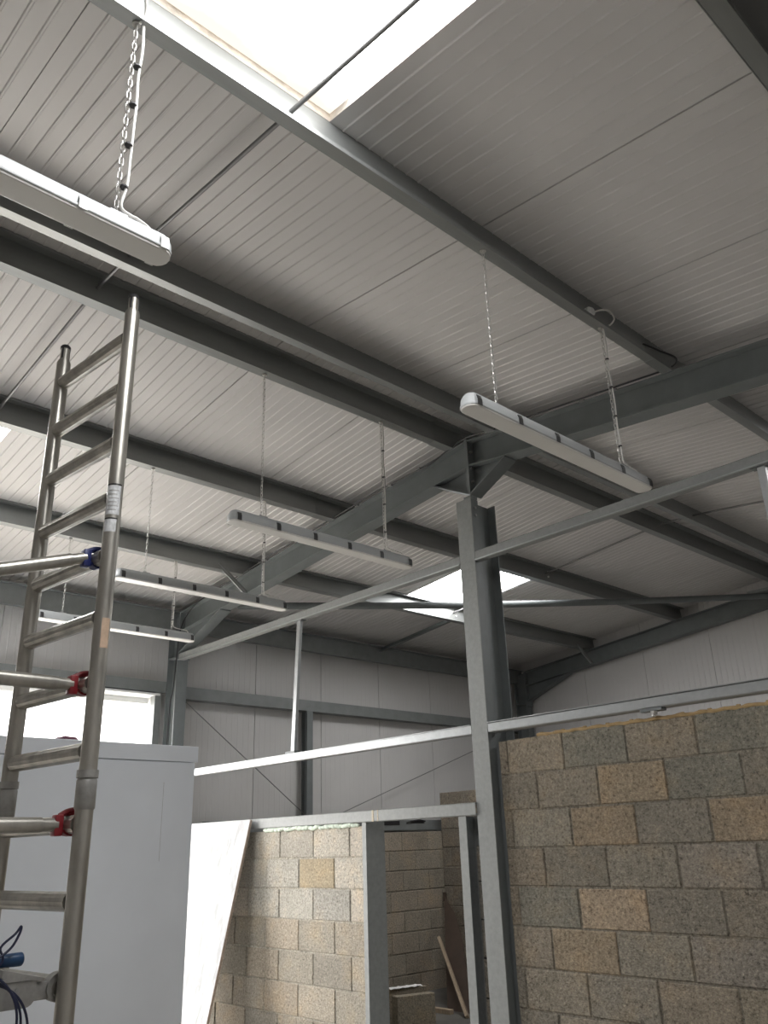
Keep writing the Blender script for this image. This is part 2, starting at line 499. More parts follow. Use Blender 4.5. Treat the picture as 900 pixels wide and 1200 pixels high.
def rafter(name, yf, xa, xb, label, mat=M['steel'], depth=.222, fw=.133):
    """I-beam rafter from xa to xb under the purlins, its front flange edges at y = yf"""
    t = thing(name, ((xa + xb) / 2, yf + fw / 2, zr((xa + xb) / 2, -depth)), label, 'rafter', None)
    for (nm, d0, d1, ya, yb) in (('top_flange', -.011, 0, yf, yf + fw), ('web', -depth + .008, -.008, yf + fw / 2 - .004, yf + fw / 2 + .004), ('bottom_flange', -depth, -depth + .011, yf, yf + fw)):
        mb = MB()
        mb.prism([(ya, d0), (yb, d0), (yb, d1), (ya, d1)], xa, xb, lambda y, d, x: Vector((x, y, zr(x, d))))
        mb.build(nm, mat, t, 0)
    return t

def knee(t, yf, side, fw=.133, d=.222, mat=M['steel']):
    """eaves haunch with its sloping bottom flange and stiffener"""
    xc = -8.03
    mb = MB()
    xa, xb = xc, -7.22
    za, zb = 2.005, zr(xb, -d)
    ym = yf + fw / 2
    mb.prism([(xa, za), (xb, zb), (xb, zb + .01), (xa, zr(xa, -d + .01))], ym - .004, ym + .004, lambda x, z, y: Vector((x, y, z)))
    mb.build('haunch_web', mat, t, 0)
    mb = MB()
    mb.prism([(xa, za - .011), (xb, zb - .011), (xb, zb), (xa, za)], yf, yf + fw, lambda x, z, y: Vector((x, y, z)))
    mb.build('haunch_flange', mat, t, 0)
    mb = MB()
    mb.box((xc, yf - .004, 1.93), (xc + .02, yf + fw + .004, zr(xc, .0)), .002)
    mb.build('end_plate', mat, t, 0)

midL = rafter('rafter', FY, -8.03, XR - .0, 'grey steel rafter falling from the central post down to the far side wall')
midR = rafter('rafter', FY, XR, .55, 'grey steel rafter rising right of the central post past the nearest hanging light')
knee(midL, FY, -1)
# apex haunches and end plates
for sgn, t in ((-1, midL), (1, midR)):
    xt = XR + sgn * .36
    zb = 2.455
    mb = MB()
    mb.prism([(XR, zb), (xt, zr(xt, -.222)), (xt, zr(xt, -.21)), (XR, zr(XR, -.21))], FY + .062, FY + .070, lambda x, z, y: Vector((x, y, z)))
    mb.build('apex_haunch_web', M['steel'], t, 0)
    mb = MB()
    mb.prism([(XR, zb - .011), (xt, zr(xt, -.233)), (xt, zr(xt, -.222)), (XR, zb)], FY, FY + .133, lambda x, z, y: Vector((x, y, z)))
    mb.build('apex_haunch_flange', M['steel'], t, 0)
    mb = MB(); mb.box((XR, FY - .006, 2.452), (XR + sgn * .014, FY + .139, 2.92), .001); mb.build('end_plate', M['steel'], t, 0)
    for z in (2.80, 2.55, 2.66):
        for y in (FY + .025, FY + .108):
            mb = MB(); mb.tube([(XR + sgn * .012, y, z), (XR + sgn * .030, y, z)], .012, 6); mb.build('bolt', M['clip'], t, 0)
farL = rafter('rafter', 10.5, -8.03, XR, 'grey steel rafter against the far gable wall left of its ridge')
farR = rafter('rafter', 10.5, XR, .55, 'grey steel rafter of the far gable hidden to the right of the ridge')
knee(farL, 10.5, -1)

def knee_column(yf, label, fw=.133, sx=1):
    t = thing('steel_column', (-8.13 if sx > 0 else .65, yf + fw / 2, FL), label, 'column', None)
    zt = zr(-8.13, 0) - .005
    for nm, xa, xb, ya, yb in (('inner_flange', -8.041, -8.030, yf, yf + fw), ('outer_flange', -8.233, -8.222, yf, yf + fw), ('web', -8.222, -8.041, yf + fw / 2 - .004, yf + fw / 2 + .004)):
        MB().box((xa if sx > 0 else -7.48 - xa, ya, FL), (xb if sx > 0 else -7.48 - xb, yb, zt)).build(nm, M['steel'], t, 0)
    if sx > 0: MB().box((-8.222, yf + .002, 1.955), (-8.041, yf + fw - .002, 1.967)).build('stiffener', M['steel'], t, 0)
    return t
knee_column(FY, 'grey steel column at the right of the open loading door')
knee_column(10.5, 'grey steel column in the far corner of the building')

knee_column(FY, 'grey steel column by the near side wall on the middle frame', sx=-1)
knee_column(10.5, 'grey steel column by the near side wall at the far gable', sx=-1)

# ------------------------------------------------------------------ purlins
def zsec(h, f, lip, t=.004, top=1):
    """zed outline, web at u = 0, bottom flange toward +u, top flange toward -u"""
    return [(-t / 2, 0), (f, 0), (f, lip), (f - t, lip), (f - t, t), (t / 2, t), (t / 2, h), (-f, h), (-f, h - lip), (-f + t, h - lip), (-f + t, h - t), (-t / 2, h - t)]

def purlin(xw, side, label, y0=YA, y1=YB - .01, h=PH):
    """side = +1: bottom flange toward +X (near slope), -1: toward -X (far slope)"""
    zb = zr(xw)
    rot = -ANG * side
    def place(u, v, y, dz=0):
        uu = u * side
        a = -ANG if side > 0 else ANG
        return Vector((xw + uu * math.cos(a) - v * math.sin(a) * 1., y, zb + dz + uu * math.sin(a) + v * math.cos(a)))
    t = thing('roof_purlin', (xw, (y0 + y1) / 2, zb), label, 'purlin', 'roof purlins')
    mb = MB(); mb.prism(zsec(h, .065, .018), y0, y1, place); mb.build('zed_section', M['purlin'], t, 0)
    for yc in (FY + .066,):
        mb = MB()
        mb.prism(zsec(h - .004, .068, .021, .009), yc - .28, yc + .28, lambda u, v, y: place(u, v, y, -.003))
        mb.build('sleeve', M['purlin'], t, 0)
        for yy in (-.22, .22):
            for v in (.055, .12):
                p = place(.004, v, yc + yy); q = place(.016, v, yc + yy)
                mb = MB(); mb.tube([p, q], .009, 6); mb.build('bolt', M['clip'], t, 0)
    return t
PX = [(-.66, 1, 'roof purlin crossing the top right corner of the photo'),
      (-2.105, 1, 'roof purlin along the edge of the big rooflight, carrying the nearest lights'),
      (-3.54, 1, 'roof purlin on the near side of the ridge, right-hand one of the close pair'),
      (-3.905, -1, 'roof purlin on the far side of the ridge, left-hand one of the close pair'),
      (-5.365, -1, 'roof purlin first below the ridge pair on the far slope'),
      (-6.81, -1, 'roof purlin second below the ridge pair on the far slope, with a fly brace')]
PUR = [purlin(*p) for p in PX]
for k in (4, 5):
    for dz in (.06, .115):
        MB().tube([(PX[k][0] + .002, 7.63, zr(PX[k][0]) + dz), (PX[k][0] + .016, 7.63, zr(PX[k][0]) + dz)], .011, 6).build('nut', M['white'], PUR[k], 0)
# eaves beam on the far side
t = thing('eaves_beam', (-8.2, 3, 2.30), 'grey eaves beam along the top of the far side wall', 'beam')
mb = MB()
csec = [(0, 0), (.075, 0), (.075, .02), (.071, .02), (.071, .004), (.004, .004), (.004, .196), (.071, .196), (.071, .18), (.075, .18), (.075, .2), (0, .2)]
mb.prism(csec, YA, YB - .01, lambda u, v, y: Vector((-8.2 - u, y, 2.295 + v + .0)))
mb.build('channel_section', M['railgrey'], t, 0)
MB().box((-8.23, YA, 2.493), (-8.16, YB - .01, 2.503), .001).build('top_angle', M['steel'], t, 0)

# wall rails of the far side wall
def zrail(z, y0, y1, label, x=-8.235, h=.13):
    mb = MB()
    sec = [(0, 0), (-.14, 0), (-.14, .004), (-.004, .004), (-.004, h - .004), (-.06, h - .004), (-.06, h), (0, h)]
    mb.prism(sec, y0, y1, lambda u, v, y: Vector((x + u, y, z + v)))
    return tag(mb.build('wall_rail', M['railgrey'], smooth=0), label, 'wall rail', 'cladding rails')
zrail(1.56, DY[1] + .25, YB - .02, 'horizontal cladding rail on the far wall above the V of bracing rods')
zrail(1.60, YA, DY[1] + .1, 'horizontal cladding rail over the open loading door', h=.12)
t = zrail(.175, 5.0, YB - .02, 'low cladding rail seen above the block wall through the doorway', h=.12)
for ya, yb, za, zb in ((7.60, 7.90, .235, .285), (8.10, 8.34, .255, .29)):
    MB().box((-8.236, ya, za), (-8.230, yb, zb), .001).build('slot', M['black'], t, 0)
MB().tube(smoothpath([(-8.225, 8.02, .262), (-8.22, 8.14, .285), (-8.22, 8.26, .295), (-8.225, 8.36, .28)], 5), .008, 8).build('cable', M['black'], t)
# jamb post of the loading door
mb = MB()
mb.prism([(0, 0), (.075, 0), (.075, .06), (.07, .06), (.07, .005), (.005, .005), (.005, .06), (0, .06)], FL, 1.61, lambda u, v, z: Vector((-8.24 - v * 1.6, DY[1] - .035 + u, z)))
tag(mb.build('door_jamb', M['railgrey'], smooth=0), 'grey steel jamb at the right of the bright door opening', 'door jamb')
# intermediate wall post
t = thing('wall_post', (-8.3, 6.44, FL), 'slim dark steel post on the far wall where the bracing rods meet', 'post')
for nm, ya, yb, xa, xb in (('flange', 6.40, 6.49, -8.245, -8.238), ('web', 6.441, 6.449, -8.34, -8.245), ('flange', 6.40, 6.49, -8.347, -8.34)):
    MB().box((xa, ya, FL), (xb, yb, 1.565)).build(nm, M['steel'], t, 0)

def rodthing(name, p, q, r, label, cat, group=None, mat=None, n=10):
    o = MB().tube([p, q], r, n).build(name, mat or M['rod'])
    return tag(o, label, cat, group)
rodthing('bracing_rod', (-8.29, 4.63, 1.62), (-8.29, 6.42, .36), .006, 'thin bracing rod falling rightwards from the door column', 'bracing rod', 'wall bracing rods')
rodthing('bracing_rod', (-8.29, 6.50, .22), (-8.29, 10.4, 1.545), .006, 'thin bracing rod rising rightwards behind the central post', 'bracing rod', 'wall bracing rods')

# sag rods between purlins
def sag(i, j, y, label, r=.0105):
    xa, xb = PX[i][0] if i < 6 else -8.2, PX[j][0] if j < 6 else -8.2
    za = (zr(PX[i][0]) if i < 6 else zr(-8.2)) + .095; zb = (zr(xb) if j < 6 else zr(-8.2) + .0) + .095
    rodthing('sag_rod', (xa, y, za), (xb, y, zb), r, label, 'sag rod', 'sag rods between purlins')
sag(0, 1, 1.53, 'slim rod crossing in front of the big bright rooflight')
sag(1, 2, 1.53, 'dark rod against the roof lining just below the big rooflight')
sag(2, 3, 1.53, 'short rod between the close pair of ridge purlins above the scaffold')
sag(3, 4, 1.53, 'dark rod against the roof lining behind the scaffold top')
sag(4, 5, 1.53, 'rod crossing the rooflight at the left edge of the photo')
sag(5, 6, 1.53, 'rod running to the eaves left of the scaffold frame')
sag(1, 2, 7.6, 'rod in the far bay beside the right-hand hanging post')
sag(2, 3, 7.6, 'short rod between the ridge purlins in the far bay')
sag(3, 4, 7.6, 'rod in the far bay above the small rooflight')
sag(4, 5, 7.6, 'rod crossing the small rooflight behind the central post')
t = thing('eaves_strut', (-7.5, 7.62, zr(-7.5)), 'dark angle strut between last purlin and eaves beam left of the central post', 'strut')
MB().bar((-6.83, 7.62, zr(-6.83) + .02), (-8.2, 7.62, 2.44), .055, .006).build('flat_leg', M['steel'], t, 0)
MB().bar((-6.83, 7.645, zr(-6.83) + .05), (-8.2, 7.645, 2.47), .006, .055).build('upright_leg', M['steel'], t, 0)

# fly braces
def fly(p, q, label):
    t = thing('fly_brace', q, label, 'brace', 'fly braces')
    MB().bar(p, q, .045, .005).build('angle_leg', M['galv_bright'], t, 0)
    d = Vector((0.02, 0, 0))
    MB().bar(Vector(p) + d, Vector(q) + d, .005, .045).build('angle_leg', M['galv'], t, 0)
    MB().tube([Vector(q) + Vector((0, -.02, .0)), Vector(q) + Vector((0, .03, 0))], .011, 6).build('bolt', M['clip'], t, 0)
fly((-6.83, 4.18, zr(-6.83) + .06), (-6.80, 4.50, zr(-6.8, -.205)), 'short fly brace from purlin to rafter behind the fourth hanging light')
fly((-6.83, 10.21, zr(-6.83) + .06), (-6.80, 10.53, zr(-6.8, -.205)), 'short bright fly brace from purlin to rafter at the far gable')

# tubular roof brace with a slight sag
A, B = Vector((-7.28, 4.72, 2.40)), Vector((-3.95, 10.42, 2.73))
pts = []
for i in range(25):
    s = i / 24; p = A.lerp(B, s); p.z -= .045 * 4 * s * (1 - s); pts.append(p)
t = thing('tube_brace', tuple(A), 'long round steel tube brace crossing under the small rooflight', 'brace')
MB().tube(pts, .038, 16).build('tube', M['steel'], t)
for P_, s in ((A, 1), (B, -1)):
    d = (B - A).normalized() * s
    MB().bar(P_ - d * .10, P_ + d * .10, .09, .010).build('gusset', M['steel'], t, 0)
t = thing('gusset_plate', (-4.35, 10.46, 2.77), 'pale galvanised plate beside the far ridge at the right edge', 'gusset plate')
MB().box((-4.32, 10.30, 2.792), (-3.75, 10.42, 2.80), .002).box((-4.32, 10.415, 2.792), (-3.75, 10.423, 2.86), .002).build('plate', M['galv_bright'], t, 0)
MB().tube([(-4.08, 10.36, 2.782), (-4.08, 10.36, 2.81)], .02, 6).build('bolt', M['clip'], t, 0)

# ------------------------------------------------------------------ partition steelwork
# central galvanised post
CX0, CX1 = -3.91, -3.765
t = thing('steel_post', ((CX0 + CX1) / 2, FY + .07, FL), 'tall galvanised steel post in the middle under the ridge', 'post')
MB().box((CX0, FY, FL), (CX1, FY + .009, 2.42), .001).build('front_plate', M['galv'], t, 0)
MB().box((CX0 + .006, FY + .0095, FL), (CX1 - .002, FY + .085, 2.415), .002).build('box_section', M['steel'], t, 0)
MB().box(((CX0 + CX1) / 2 - .004, FY + .085, FL), ((CX0 + CX1) / 2 + .004, FY + .275, 2.42)).build('web', M['steel'], t, 0)
MB().box((CX0, FY + .275, FL), (CX1, FY + .284, 2.42), .001).build('back_flange', M['steel'], t, 0)
for z in (2.345, 2.285):
    MB().tube([(CX1 - .003, FY + .045, z), (CX1 + .008, FY + .045, z)], .012, 6).build('bolt', M['clip'], t, 0)
t2 = thing('hanger_stub', (XR - .04, FY + .05, 2.42), 'short grey stub joining the top of the central post to the apex of the rafter', 'steel stub')
MB().box((CX0 + .070, FY + .010, 2.42), (CX1 - .004, FY + .085, 2.4435), .001).build('stub', M['steel'], t2, 0)

def crail(xa, xb, z0, z1, label, depth=.06, mat='galv', yf=FY, name='partition_rail'):
    """cold-rolled channel laid across the partition, web to the viewer, rolled edges"""
    t = thing(name, ((xa + xb) / 2, yf + depth / 2, z0), label, 'rail', 'partition rails')
    h = z1 - z0
    sec = [(0, .006), (.006, 0), (depth, 0), (depth, .015), (depth - .003, .015), (depth - .003, .003), (.006, .003), (.003, .006),
           (.003, h - .006), (.006, h - .003), (depth - .003, h - .003), (depth - .003, h - .015), (depth, h - .015), (depth, h), (.006, h), (0, h - .006)]
    mb = MB(); mb.prism(sec, xa, xb, lambda y, z, x: Vector((x, yf + y, z0 + z))); mb.build('channel', M[mat], t, 0)
    return t
r1 = crail(-8.004, CX0 - .002, 1.918, 1.99, 'long upper galvanised rail from the far column to the central post')
r1b = crail(CX1 + .004, .60, 1.918, 1.99, 'upper galvanised rail right of the central post')
for t, xa, xb in ((r1, -8.004, CX0 - .004), (r1b, CX1 + .006, .60)):
    MB().box((xa, FY - .012, 1.916), (xb, FY + .004, 1.925), .001).build('lower_lip', M['galv_bright'], t, 0)
r2 = crail(-8.0, CX0 - .002, .692, .757, 'middle galvanised rail left of the central post, shining at its left end', mat='galv_bright')
r2b = crail(CX1 + .004, .60, .690, .752, 'middle galvanised rail just above the right block wall', depth=.095, mat='galv_bright')
for t, xa, xb in ((r2, -8.0, CX0 - .004), (r2b, CX1 + .006, .60)):
    MB().box((xa, FY - .010, .752), (xb, FY + .03, .757), .001).build('upper_lip', M['galv_bright'], t, 0)
r3 = crail(-7.9, CX0 - .002, .167, .25, 'lower galvanised rail forming the head over the doorway', .05, 'galv', FY - .012)
MB().box((-4.945, FY - .0135, .168), (-4.925, FY - .011, .249)).build('rust_mark', M['rust'], r3, 0)
MB().box((-4.885, FY - .0135, .168), (-4.875, FY - .011, .249)).build('rust_mark', M['rust'], r3, 0)
# door posts
def cpost(xa, xb, depth, z1, label, lip):
    t = thing('door_post', ((xa + xb) / 2, FY + depth / 2, FL), label, 'door post', 'door posts')
    MB().box((xa, FY, FL), (xb, FY + .008, z1), .001).build('front_flange', M['galv'], t, 0)
    MB().box((xb - .007 if lip > 0 else xa, FY + .008, FL), (xb if lip > 0 else xa + .007, FY + depth - .008, z1)).build('web', M['galv'], t, 0)
    MB().box((xa, FY + depth - .008, FL), (xb, FY + depth, z1), .001).build('back_flange', M['galv'], t, 0)
    return t
cpost(-5.073, -5.028, .19, .168, 'galvanised door post at the left of the doorway', 1)
cpost(-4.082, -4.012, .15, .168, 'galvanised door post at the right of the doorway, close to the central post', -1)
# vertical ties between upper and middle rails
def tie(x, z0, z1, label, lean=0.):
    t = thing('rail_tie', (x, FY + .03, z0), label, 'tie', 'upright ties between rails')
    MB().bar((x + lean, FY + .03, z0), (x, FY + .03, z1), .045, .03, (0, 1, 0)).build('upright', M['galv_bright'], t, 0)
    MB().box((x - .055, FY + .005, z1 - .006), (x + .055, FY + .06, z1 + .0), .001).build('top_cleat', M['steel'], t, 0)
    MB().box((x + lean - .085, FY + .002, z0 - .0), (x + lean + .05, FY + .058, z0 + .022), .002).build('bottom_cleat', M['steel'], t, 0)
tie(-5.905, .757, 1.918, 'pale upright tie between the two left rails', -.075)
tie(-1.645, .752, 1.918, 'upright tie hanging from the upper rail at the right edge of the photo')
# little bracket under the right middle rail
t = thing('rail_bracket', (-2.50, FY + .02, .62), 'small bolt bracket under the right rail on top of the block wall', 'bracket')
MB().box((-2.60, FY - .004, .672), (-2.46, FY + .05, .690), .002).build('plate', M['steel'], t, 0)
MB().tube([(-2.52, FY + .005, .642), (-2.52, FY + .01, .688)], .012, 10).build('stud', M['chain'], t)
MB().tube([(-2.52, FY + .01, .655), (-2.52, FY + .01, .672)], .022, 6).build('nut', M['chain'], t, 0)

# ------------------------------------------------------------------ hanging lights
def chain_mesh(length, k=1.):
    mb = MB()
    pitch = .025 * k; n = int(length / pitch)
    pitch = length / n
    for i in range(n):
        bm2 = bmesh.new()
        R, r = .0066 * k, .0019 * k
        ring = []
        nu, nv = 12, 5
        for a in range(nu):
            th = 2 * PI * a / nu
            vs = []
            for b in range(nv):
                ph = 2 * PI * b / nv
                x = (R + r * math.cos(ph)) * math.cos(th); z = (R + r * math.cos(ph)) * math.sin(th); y = r * math.sin(ph)
                z += (.0085 * k if z > 0 else -.0085 * k)
                if i % 2: x, y = y, x
                vs.append(bm2.verts.new((x, y, z - (i + .5) * pitch)))
            ring.append(vs)
        for a in range(nu):
            for b in range(nv):
                bm2.faces.new([ring[a][b], ring[(a + 1) % nu][b], ring[(a + 1) % nu][(b + 1) % nv], ring[a][(b + 1) % nv]])
        mb.merge(bm2)
    return mb

def stadium(w, y0, y1, n=7):
    """plan outline with rounded ends"""
    r = w / 2; out = []
    for k in range(n + 1):
        a = PI + PI * k / n; out.append((r * math.cos(a), y0 + r * .8 + r * .8 * math.sin(a)))
    for k in range(n + 1):
        a = PI * k / n; out.append((r * math.cos(a), y1 - r * .8 + r * .8 * math.sin(a)))
    return out

def loft(mb, layers):
    rings = [mb.verts([(x, y, z) for x, y in o]) for o, z in layers]
    for a, b in zip(rings, rings[1:]):
        n = len(a)
        for k in range(n):
            mb.face([a[k], a[(k + 1) % n], b[(k + 1) % n], b[k]])
    mb.face(rings[0][::-1]); mb.face(rings[-1])
def shift(mb, v):
    bmesh.ops.translate(mb.bm, vec=v, verts=mb.bm.verts); return mb

def light(x, y0, zp, label, chains=(.23, 1.26), flex_chain=1, near=False, ZT=1.88):
    L = 1.5
    t = thing('batten_light', (x, y0 + L / 2, ZT), label, 'light', 'hanging batten lights')
    mb = MB()
    loft(mb, [(stadium(.098, 0, L), ZT - .066), (stadium(.102, 0, L), ZT - .063), (stadium(.102, 0, L), ZT - .056), (stadium(.095, .002, L - .002), ZT - .052), (stadium(.090, .004, L - .004), ZT - .026), (stadium(.070, .014, L - .014), ZT - .006), (stadium(.060, .02, L - .02), ZT)])
    shift(mb, (x, y0, 0)).build('housing', M['housing'], t, 25)
    mb = MB()
    loft(mb, [(stadium(.082, .008, L - .008), ZT - .075), (stadium(.091, .003, L - .003), ZT - .073), (stadium(.094, .002, L - .002), ZT - .0655)])
    shift(mb, (x, y0, 0)).build('diffuser', M['diffuser'], t, 20)
    for k, cy in enumerate((.045, .33, .615, .90, 1.185, 1.455)):
        for s in (-1, 1):
            mb = MB()
            mb.prism([(.0515 * s, -.070), (.0545 * s, -.070), (.0545 * s, -.040), (.049 * s, -.022), (.045 * s, -.022), (.0515 * s, -.042)], y0 + cy - .014, y0 + cy + .014, lambda u, v, y: Vector((x + u, y, ZT + v)))
            mb.build('clip', M['clipdark'] if not near else M['white'], t, 0)
    for c in chains:
        mb = MB(); mb.box((x - .03, y0 + c - .03, ZT - .004), (x + .03, y0 + c + .03, ZT + .006), .002)
        mb.tube([(x, y0 + c - .012, ZT + .004), (x, y0 + c - .006, ZT + .022), (x, y0 + c + .006, ZT + .022), (x, y0 + c + .012, ZT + .004)], .003, 6)
        mb.build('hanger', M['housing'] if near else M['clip'], t)
        ch = chain_mesh(zp - .012 - ZT - .015, 1.12 if near else 1.)
        shift(ch, (x, y0 + c, zp - .012)).build('chain', M['chain'], t)
        mb = MB()
        mb.tube([(x, y0 + c, zp - .016), (x, y0 + c, zp + .012)], .004, 8)
        mb.tube([(x, y0 + c, zp - .008), (x, y0 + c, zp - .001)], .016, 8)
        mb.build('eye_bolt', M['chain'], t)
    # flex running down one chain into the end of the fitting
    if flex_chain is not None:
        c = chains[flex_chain]; e = 1 if flex_chain == 1 else -1
        ye = y0 + (L - .06 if e > 0 else .06)
        r = .0042 if not near else .005
        sw = (.008, .006)
        dy = .022 if near else .006
        pts = [(x + .012, y0 + c + dy, zp - .01)]
        nseg = 7
        for k in range(1, nseg):
            z = zp - .01 + (ZT + .03 - zp) * k / nseg
            pts.append((x + .010 + .004 * math.sin(k * 2.1), y0 + c + dy + .004 * (1 if k % 2 else .4), z))
        pts += [(x + .01, y0 + c + e * .012, ZT + .045), (x + .008, y0 + c + e * .05, ZT + .030), (x + .004, (y0 + c + ye) / 2, ZT + (.034 if near else .028)), (x, ye - e * .02, ZT + .024), (x, ye, ZT - .004)]
        fl = MB().tube(smoothpath(pts, 5), r, 8).build('flex', M['flex'], t)
        for k in range(1, 5):
            z = zp - .03 + (ZT + .05 - zp) * k / 4.6
            MB().tube([(x + .008, y0 + c + dy * .7, z - .003), (x + .008, y0 + c + dy * .7, z + .003)], .011 if not near else .014, 8).build('cable_tie', M['black'], fl)
    return t
PXF = .03
l1 = light(-2.075, -.465, zr(-2.105), 'nearest hanging batten light at the top left, cut by the photo edge', ZT=1.862, near=True, chains=(.27, 1.305))
l2 = light(-2.075, 2.47, zr(-2.105), 'hanging batten light in the centre right, in front of the steel rafter', ZT=1.837)
l3 = light(-3.94, 2.47, zr(-3.94), 'hanging batten light left of the central post, hung from the ridge purlin', ZT=1.872)
l4 = light(-5.40, 2.47, zr(-5.40), 'hanging batten light just right of the scaffold upright, hung from the first far purlin', ZT=1.887)
l5 = light(-6.845, 2.47, zr(-6.845), 'farthest and lowest hanging batten light, seen through the scaffold rungs', ZT=1.90)
# flex of the first light continues up over the purlin
f = MB().tube(smoothpath([(-2.063, .846, zr(-2.105) - .01), (-2.03, .85, 2.755), (-1.98, .80, 2.80), (-1.99, .70, 2.83), (-2.06, .55, 2.85)], 6), .0055, 8).build('supply_flex', M['flex'], l1)
# junction box with flex loop beside the second light
t = thing('junction_box', (-2.07, 3.66, 2.80), 'white round junction box on the purlin above the second light', 'junction box')
mb = MB(); mb.tube([(-2.095, 3.62, 2.775), (-2.060, 3.62, 2.775)], .034, 20); mb.tube([(-2.060, 3.62, 2.775), (-2.045, 3.62, 2.775)], .028, 20, radii=[.030, .022])
mb.build('box', M['white'], t)
mb = MB().tube(smoothpath([(-2.06, 3.645, 2.785), (-2.04, 3.70, 2.815), (-2.025, 3.765, 2.83), (-2.025, 3.81, 2.80), (-2.045, 3.80, 2.765), (-2.056, 3.755, 2.735)], 6), .0055, 8)
mb.build('flex', M['flex'], t)
MB().prism([(3.47, 2.765), (3.62, 2.81), (3.74, 2.765), (3.74, 2.74), (3.47, 2.755)], -2.1, -2.096, lambda y, z, x: Vector((x, y, z))).build('backplate', M['black'], t, 0)

# black cable clipped along the middle rafter
def onraf(x, dz=.012, y=FY - .012): return (x, y, zr(x, dz))
pts = [(-2.06, 4.18, 2.80), (-2.02, 4.30, 2.78), (-1.98, 4.42, 2.755), onraf(-2.05, .016), onraf(-2.3), onraf(-2.7), onraf(-3.1), onraf(-3.5), onraf(-3.77), onraf(-3.95, .0), onraf(-4.15, -.03), onraf(-4.4, -.012), onraf(-4.8), onraf(-5.3), onraf(-5.9), onraf(-6.5), onraf(-7.1, .0), onraf(-7.6, -.01),
       (-7.86, FY - .012, 2.38), (-7.99, FY - .012, 2.22), (-8.02, FY - .012, 2.0), (-8.06, FY - .012, 1.6), (-8.12, FY - .012, 1.2), (-8.14, FY - .012, FL + .3)]
cb = MB().tube(smoothpath(pts, 5), .006, 8).build('black_cable', M['black'])
tag(cb, 'black cable clipped along the top of the middle rafter', 'cable')
for x in (-2.45, -2.7, -4.28, -4.62, -5.05, -5.85, -6.4):
    MB().box((x - .02, FY - .020, zr(x, -.012)), (x + .02, FY + .0, zr(x, .0)), .003).build('cable_clip', M['clip'], cb, 0)

# ------------------------------------------------------------------ scaffold tower
UR, UL = Vector((-2.875, 1.286, 0)), Vector((-3.437, 1.228, 0))
TY = -1.85                                  # bay length toward the viewer's left
sc = thing('scaffold_tower', (-3.15, .35, FL), 'aluminium scaffold tower with ladder frame at the left', 'scaffold')
TR = .0305
RZ = [2.02, 1.775, 1.53, 1.285, 1.05, .81, .57, .335, .098, -.14, -.385, -.63, -.87, -1.11, -1.35]
def upright(p, lower):
    up = MB().tube([(p.x, p.y, .245), (p.x, p.y, 2.135)], TR, 24).build('upright', M['alu'], sc)
    lo = MB().tube([(p.x, p.y, FL + .12), (p.x, p.y, .205)], TR, 24).build('upright', M['alu'], sc)
    # spigot with slots and black cap
    MB().tube([(p.x, p.y, 2.13), (p.x, p.y, 2.145), (p.x, p.y, 2.147), (p.x, p.y, 2.215)], TR, 20, radii=[.0275, .0275, .0205, .0205]).build('spigot', M['alu'], up)
    for k in range(3):
        a = -.9 + k * 2.1
        q = Vector((p.x + math.cos(a) * .0185, p.y + math.sin(a) * .0185, 2.187))
        MB().box((-.004, -.004, -.032), (.004, .004, .032), .001, Matrix.Translation(q) @ Matrix.Rotation(a, 4, 'Z')).build('slot', M['black'], up, 0)
    MB().tube([(p.x, p.y, 2.21), (p.x, p.y, 2.222), (p.x, p.y, 2.228)], .02, 20, radii=[.0235, .0235, .019]).build('cap', M['black'], up)
    # coupling sleeve between the two frames
    mb = MB().tube([(p.x, p.y, .142), (p.x, p.y, .147), (p.x, p.y, .236), (p.x, p.y, .2445)], .031, 20, radii=[.031, .0345, .0345, .031])
    mb.build('coupling', M['alu_dull'], lo)
    mb = MB().tube([(p.x, p.y, .2445), (p.x, p.y, .270)], .0365, 20)
    mb.box((p.x - .047, p.y - .012, .243), (p.x - .02, p.y + .012, .270), .003)
    mb.build('locking_clip', M['alu_dull'], lo)
    MB().tube([(p.x, p.y, FL + .02), (p.x, p.y, FL + .14)], .018, 12).build('leg_stem', M['alu_dull'], lo)
    MB().tube([(p.x, p.y, FL), (p.x, p.y, FL + .02)], .07, 20).build('foot', M['black'], lo)
    return up
ur = upright(UR, True); ul = upright(UL, True)
for z in RZ:
    d = (UL - UR).normalized() * (TR - .004)
    a = Vector((UR.x, UR.y, z)) + d; b = Vector((UL.x, UL.y, z)) - d
    # rung with a ribbed tread
    mb = MB()
    n = 28
    t = (b - a).normalized(); u = Vector((0, 0, 1)); s_ = t.cross(u)
    ra = [mb.verts([P_ + (u * math.cos(2 * PI * k / n) + s_ * math.sin(2 * PI * k / n)) * (.0308 if k % 2 else .0292) for k in range(n)]) for P_ in (a, b)]
    for k in range(n): mb.face([ra[0][k], ra[0][(k + 1) % n], ra[1][(k + 1) % n], ra[1][k]])
    mb.face(ra[0][::-1]); mb.face(ra[1])
    mb.build('rung', M['alu'], sc, 30)
